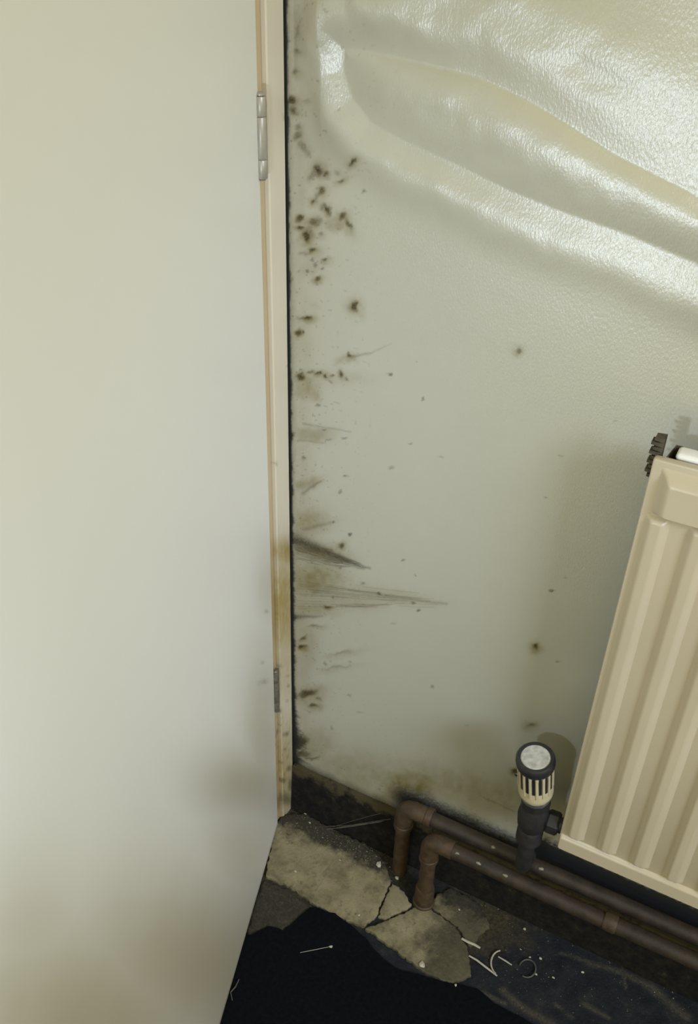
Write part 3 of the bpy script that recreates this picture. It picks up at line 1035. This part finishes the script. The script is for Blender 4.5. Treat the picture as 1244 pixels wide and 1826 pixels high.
pu = pipe_run('heating_pipe', float(u_el[0]), YU, zU, 1.7, 'rusty brown heating pipe nearest the wall, below the thermostatic valve', 3)
pl = pipe_run('heating_pipe', float(l_el[0]), YL, zL, 1.7, 'lower rusty heating pipe in front, bending down into the cracked concrete', 8)
collar(pu, (u_el[0], YU, zU - .048), (0, 0, 1), PR + .0045, .012, M_RUST2)
collar(pl, (l_el[0], YL, zL - .048), (0, 0, 1), PR + .004, .010, M_RUST2)
collar(pl, (l_el[0], YL, .030), (0, 0, 1), PR + .0045, .040, M_RUST2)
collar(pl, (l_el[0], YL, .007), (0, 0, 1), PR + .007, .010, M_RUST2)
collar(pu, (u_el[0] + .045, YU, zU), (1, 0, 0), PR + .0045, .012, M_RUST2)
xx = float(on_y(1090, 1638, YL)[0])
collar(pl, (xx, YL, zL), (1, 0, 0), PR + .0022, .020, M_RUST2)
# flaked paint still stuck to the pipes
for (x, y, yy, zz_, root) in [(818, 1503, YL, zL, pl), (856, 1522, YL, zL, pl), (905, 1543, YL, zL, pl), (882, 1496, YU, zU, pu), (968, 1536, YU, zU, pu)]:
    c = on_y(x, y, yy - .008)
    bm = bmesh.new()
    bmesh.ops.create_icosphere(bm, subdivisions=2, radius=1)
    for v in bm.verts:
        v.co = Vector((v.co.x * .0045, v.co.y * .0022, v.co.z * .0028)) * (1 + .8 * (random.random() - .5)) + Vector((c[0], yy - PR * .68, zz_ + PR * .68))
    local(bm_obj('paint_flake', bm, M_CHIP, None, True), root)

# ------------------------------------------------------------------ thermostatic valve
YT = -0.078
t_bot = on_y(955, 1410, YT)
ax = np.array([-0.10, -0.16, 1.0])
ax /= np.linalg.norm(ax)
tv = empty('thermostatic_valve', (float(t_bot[0]), YT, float(t_bot[2])), 'cream ribbed thermostatic valve with black cap and worn silver disc', 'valve')
TL, TR = 0.066, 0.0262
o = lathe('head_body', [(TR * .80, -.006), (TR * .93, 0), (TR * .97, .006), (TR * .92, .014), (TR * .90, TL - .012), (TR * .95, TL)], t_bot, ax, M_CREAM)
local(o, tv)
o = lathe('base_ring', [(TR * .78, -.010), (TR * .86, -.009), (TR * .86, -.004), (TR * .78, -.003)], t_bot, ax, M_CHROME)
local(o, tv)
u = np.cross(ax, [0, 1, 0])
u /= np.linalg.norm(u)
v_ = np.cross(ax, u)
rib_me = None
for i in range(16):
    a = 2 * math.pi * i / 16
    d = u * math.cos(a) + v_ * math.sin(a)
    tt = np.cross(ax, d)
    bm = bm_box((-.0024, -.0018, .014), (.0016, .0018, TL - .001), .0008, 2)
    Mx = Matrix([[d[k_], tt[k_], ax[k_], (t_bot + d * TR * .92)[k_]] for k_ in range(3)] + [[0, 0, 0, 1]])
    bmesh.ops.transform(bm, matrix=Mx, verts=bm.verts[:])
    local(bm_obj('grip_rib', bm, M_CREAM), tv)
    a += math.pi / 16
    d = u * math.cos(a) + v_ * math.sin(a)
    tt = np.cross(ax, d)
    bm = bm_box((-.0022, -.0022, .024), (.0008, .0022, TL - .002), .0004, 1)
    Mx = Matrix([[d[k_], tt[k_], ax[k_], (t_bot + d * TR * .905)[k_]] for k_ in range(3)] + [[0, 0, 0, 1]])
    bmesh.ops.transform(bm, matrix=Mx, verts=bm.verts[:])
    local(bm_obj('slot', bm, M_BLACK), tv)
o = lathe('cap_ring', [(TR * .96, TL - .003), (TR * 1.02, TL), (TR * 1.06, TL + .006), (TR * 1.04, TL + .013), (TR * .96, TL + .016), (TR * .82, TL + .0165), (TR * .78, TL + .0145)], t_bot, ax, M_BLACK, None, 48)
local(o, tv)
o = lathe('cap_disc', [(TR * .79, TL + .011), (TR * .79, TL + .0148), (TR * .75, TL + .0158), (TR * .3, TL + .0163)], t_bot, ax, M_DISC, None, 48)
local(o, tv)
bmx = bm_box((-.005, -.003, -.003), (.004, .003, .003), .001, 1)
side = t_bot + np.array([-TR * 1.10, 0, .018])
bmesh.ops.translate(bmx, verts=bmx.verts[:], vec=Vector(side))
local(bm_obj('limit_pin', bmx, M_BLACK), tv)
tb = t_bot - ax * .010
o = lathe('lock_nut', [(.019, -.022), (.0215, -.020), (.0215, -.004), (.019, -.001)], tb, ax, M_VALVE, None, 12)
local(o, tv)
vb = tb - ax * .024
o = lathe('valve_body', [(.015, -.085), (.0195, -.080), (.0195, -.058), (.017, -.052), (.0215, -.044), (.0235, -.024), (.0205, -.004), (.017, .004)], vb, (0, 0, 1), M_VALVE, None, 24)
local(o, tv)
o = tube('valve_tail', fillet([(vb[0], vb[1], vb[2] - .070), (vb[0], vb[1], zU + .034), (vb[0], YU, zU + .020), (vb[0], YU, zU + .004)], .010, 6), .0125, M_VALVE, None, 16)
local(o, tv)
inlet = (RX0 + .03, YT + .008, vb[2] - .026)
o = tube('union_pipe', [(vb[0] + .010, vb[1], vb[2] - .026), (vb[0] + .03, vb[1] + .004, vb[2] - .026), (RX0 - .0005, RYF + .018, vb[2] - .026)], [.013, .012, .012], M_VALVE, None, 18)
local(o, tv)
o = lathe('union_nut', [(.015, 0), (.0175, .003), (.0175, .016), (.015, .019)], (vb[0] + .020, vb[1] + .002, vb[2] - .026), (1, 0.05, 0), M_VALVE, None, 6)
local(o, tv)

# ------------------------------------------------------------------ cobwebs


def web(name, strands, mat, label, rad=0.00022):
    root = None
    bmw = bmesh.new()
    V, Fc = [], []
    for (a, b, sag) in strands:
        a, b = np.array(a), np.array(b)
        n, sg = 9, 3
        side_ = np.cross(b - a, [0, 0, 1.0])
        side_ /= np.linalg.norm(side_) + 1e-9
        base = len(V)
        for i in range(n):
            t = i / (n - 1)
            p = a + (b - a) * t + np.array([0, 0, -sag * 4 * t * (1 - t)])
            for k_ in range(sg):
                an = 2 * math.pi * k_ / sg
                V.append(p + side_ * math.cos(an) * rad + np.array([0, 0, 1]) * math.sin(an) * rad)
        for i in range(n - 1):
            for k_ in range(sg):
                k2 = (k_ + 1) % sg
                Fc.append((base + i * sg + k_, base + i * sg + k2, base + (i + 1) * sg + k2, base + (i + 1) * sg + k_))
    bmw.free()
    o = mesh_obj(name, V, Fc, mat)
    tag(o, label, 'cobweb')
    return o


rw = random.Random(5)


def sheet_web(n, A0, A1, tip, mat, label, rad, bias):
    """fine fibres lying in the triangle A0-A1 (on the frame) and tip (on the wall)"""
    st = []
    A0, A1, tip = map(np.array, (A0, A1, tip))
    for i in range(n):
        t = rw.random() ** bias
        r = A0 + (A1 - A0) * t
        d = tip + (A1 - A0) * (t - .3) * .22 + np.array([rw.uniform(-.035, 0), 0, rw.gauss(0, .004)]) - r
        a = rw.random() ** 1.3 * .8
        b = min(1.0, a + rw.uniform(.08, .5))
        w_ = np.array([rw.gauss(0, .0012), rw.gauss(0, .0008), rw.gauss(0, .0018)])
        p, q_ = r + d * a + w_, r + d * b + w_ * .5
        p[1], q_[1] = min(p[1], -.0012), min(q_[1], -.0006)
        st.append((p, q_, rw.uniform(-.0005, .0025)))
    return web('cobweb', st, mat, label, rad)


a0, a1, tp = on_x(522, 958, .001), on_x(521, 1000, .001), on_y(652, 1013, -.001)
sheet_web(150, a0, a1, tp, M_WEB, 'dark dusty cobweb stretched from door frame to wall halfway up', .00012, 2.2)
a0, a1, tp = on_x(521, 1030, .001), on_x(521, 1090, .001), on_y(796, 1078, -.001)
sheet_web(46, a0, a1, tp, M_WEB, 'faint long cobweb fanning across the wall below the darker cobweb', .00008, 1.0)
st = []
for i in range(5):
    a = on_z(582 + rw.uniform(-8, 8), 1476 + rw.uniform(-4, 4), .008)
    b = on_y(672 + rw.uniform(0, 26), 1456 + rw.uniform(-10, 10), -.017)
    st.append((a, b, rw.uniform(-.002, .004)))
web('cobweb', st, M_WEBL, 'pale cobweb strands hanging near the floor beside the pipe elbow', .00034)

# ------------------------------------------------------------------ debris on the floor


def chip(px, py, sx, sy, label, mat=M_PALE, rot=0.0, z=0.006, group='plaster crumbs on the floor', name='plaster_crumb', h=None, onto=None):
    c = on_z(px, py, z)
    sx, sy = sx * .85, sy * .85
    bm = bmesh.new()
    bmesh.ops.create_icosphere(bm, subdivisions=1, radius=1)
    h = h or min(sx, sy) * .55
    for v in bm.verts:
        s = 1 + 1.0 * (random.random() - .5)
        v.co = Vector((v.co.x * sx * s, v.co.y * sy * s, max(v.co.z, -.45) * h))
    bmesh.ops.rotate(bm, verts=bm.verts[:], cent=(0, 0, 0), matrix=Matrix.Rotation(math.radians(rot), 3, 'Z'))
    o = bm_obj(name, bm, mat)
    o.location = (c[0], c[1], z + h * .42)
    tag(o, label, 'debris', group)
    return o


ZC, ZL_, ZF = .0062, .0064, .0008
chip(676, 1543, .0055, .0075, 'largest white plaster crumb, on the concrete beside the pipes', rot=20, z=ZC)
chip(752, 1721, .0062, .0060, 'white plaster crumb at the front edge of the concrete', rot=40, z=ZC)
chip(545, 1451, .0060, .0028, 'flat white crumb near the foot of the door frame', rot=10, z=ZC)
chip(552, 1467, .0026, .0022, 'tiny crumb just below the flat white crumb by the frame', z=ZC)
chip(590, 1688, .0038, .0030, 'lone white speck on the black floor covering', z=ZL_)
chip(640, 1632, .0026, .0024, 'small pale speck beside the crack meeting point', z=ZC)
chip(527, 1554, .0028, .0022, 'small pale speck near the left end of the concrete', z=ZC)
chip(606, 1534, .0026, .0020, 'small pale speck in the middle of the concrete', z=ZC)
chip(963, 1709, .0032, .0026, 'bright crumb right of the curled white strip', z=ZF)
chip(944, 1707, .0024, .0020, 'small crumb above the grey ring on the dark floor', z=ZF)
chip(987, 1744, .0034, .0022, 'crumb below and right of the grey ring', z=ZF)
chip(935, 1657, .0030, .0028, 'tan crumb on the dark floor above the white strips', z=ZF)
chip(901, 1620, .0024, .0016, 'tiny crumb under the lower pipe', z=ZF)
chip(928, 1693, .0032, .0014, 'thin flake above and left of the bright crumb', z=ZF)
chip(812, 1757, .0026, .0026, 'tiny speck below the front point of the concrete', z=ZC)
chip(955, 1737, .0030, .0026, 'tan crumb at the right rim of the grey ring', z=ZF)
chip(1188, 1751, .0040, .0026, 'pale flake at the far right of the dark floor', z=ZF)
chip(1038, 1733, .0030, .0022, 'small crumb in the middle of the dark floor under the radiator', z=ZF)
chip(818, 1622, .0030, .0022, 'small crumb right of the pipe foot', z=ZF + .005)
chip(708, 1566, .0045, .0035, 'plaster lump wedged at the foot of the wall-side pipe', z=ZC)
# many nameless crumbs: too small to count
V, Fc = [], []
for i in range(520):
    if i < 330:
        px, py = random.gauss(620, 75), 0
        py = 1440 + (px - 500) * .42 + random.gauss(18, 16)
        z = .0062
        if px > 700 or px < 500:
            continue
    else:
        px, py = random.uniform(830, 1235), random.uniform(1600, 1815)
        if py < 1600 + (px - 850) * .3:
            continue
        z = .0004
    c = on_z(px, py, z)
    s = random.uniform(.0004, .0011) * (1.5 if random.random() < .08 else 1)
    b = len(V)
    for dx, dy, dz in ((1, 0, 0), (-.5, .9, 0), (-.5, -.9, 0), (0, 0, 1.1)):
        V.append((c[0] + s * dx * random.uniform(.6, 1.5), c[1] + s * dy * random.uniform(.6, 1.5), z + s * dz))
    Fc += [(b, b + 1, b + 3), (b + 1, b + 2, b + 3), (b + 2, b, b + 3), (b, b + 2, b + 1)]
gr = mesh_obj('grit', V, Fc, M_CHIP)
tag(gr, 'fine pale grit scattered over concrete and dark floor', 'grit', None, 'stuff')


def strip_obj(name, pts, wd, label, mat=M_STRING, z=ZF, h=.0016, cat='debris', group=None):
    P = [on_z(x, y, z + h) for x, y in pts]
    n = len(P)
    rads = [wd * (.75 + .25 * math.sin(math.pi * i / (n - 1))) for i in range(n)]
    o = tube(name, P, rads, mat, None, 8)
    for v in o.data.vertices:
        v.co.z = z + max(0.0002, (v.co.z - z) * (h / wd))
    tag(o, label, cat, group)
    return o


strip_obj('plastic_strip', [(823, 1673), (834, 1679), (846, 1684), (856, 1690)], .0028, 'short thick white strip lying at the concrete edge', z=.0062)
strip_obj('plastic_strip', [(836, 1704), (850, 1712), (868, 1726), (886, 1740)], .0019, 'longer straight pale strip below the short thick strip', z=.0060)
strip_obj('plastic_strip', [(888, 1706), (900, 1713), (912, 1721)], .0014, 'thin pale sliver inside and right of the curled strip', z=ZF)
cp = [(893 - 2, 1696)]
cp = [(893 + 18 * math.cos(math.radians(a)) , 1717 + 22 * math.sin(math.radians(a))) for a in range(265, 110, -12)]
strip_obj('curled_strip', cp, .0016, 'white curled strip like a crescent on the dark floor', z=ZF)
rg = [(940 + 15 * math.cos(math.radians(a)), 1727 + 16 * math.sin(math.radians(a))) for a in range(-160, 130, 15)]
strip_obj('washer_ring', rg, .0014, 'faint grey open ring on the dark floor', mat=plain('grey_ring', (.06, .065, .06), (.10, .10, .085), 60, .6), z=ZF, cat='ring')
strip_obj('thread', [(535, 1699), (560, 1694), (590, 1688)], .00035, 'thin pale thread on the black floor covering', z=ZL_, h=.0006, cat='thread')
strip_obj('fluff', [(426, 1747), (420, 1760), (411, 1770), (414, 1784)], .0010, 'pale wisp of fluff on the black covering beside the door bottom', mat=plain('fluff_grey', (.07, .07, .055), (.12, .11, .09), 60, .9), z=ZL_, cat='fluff')
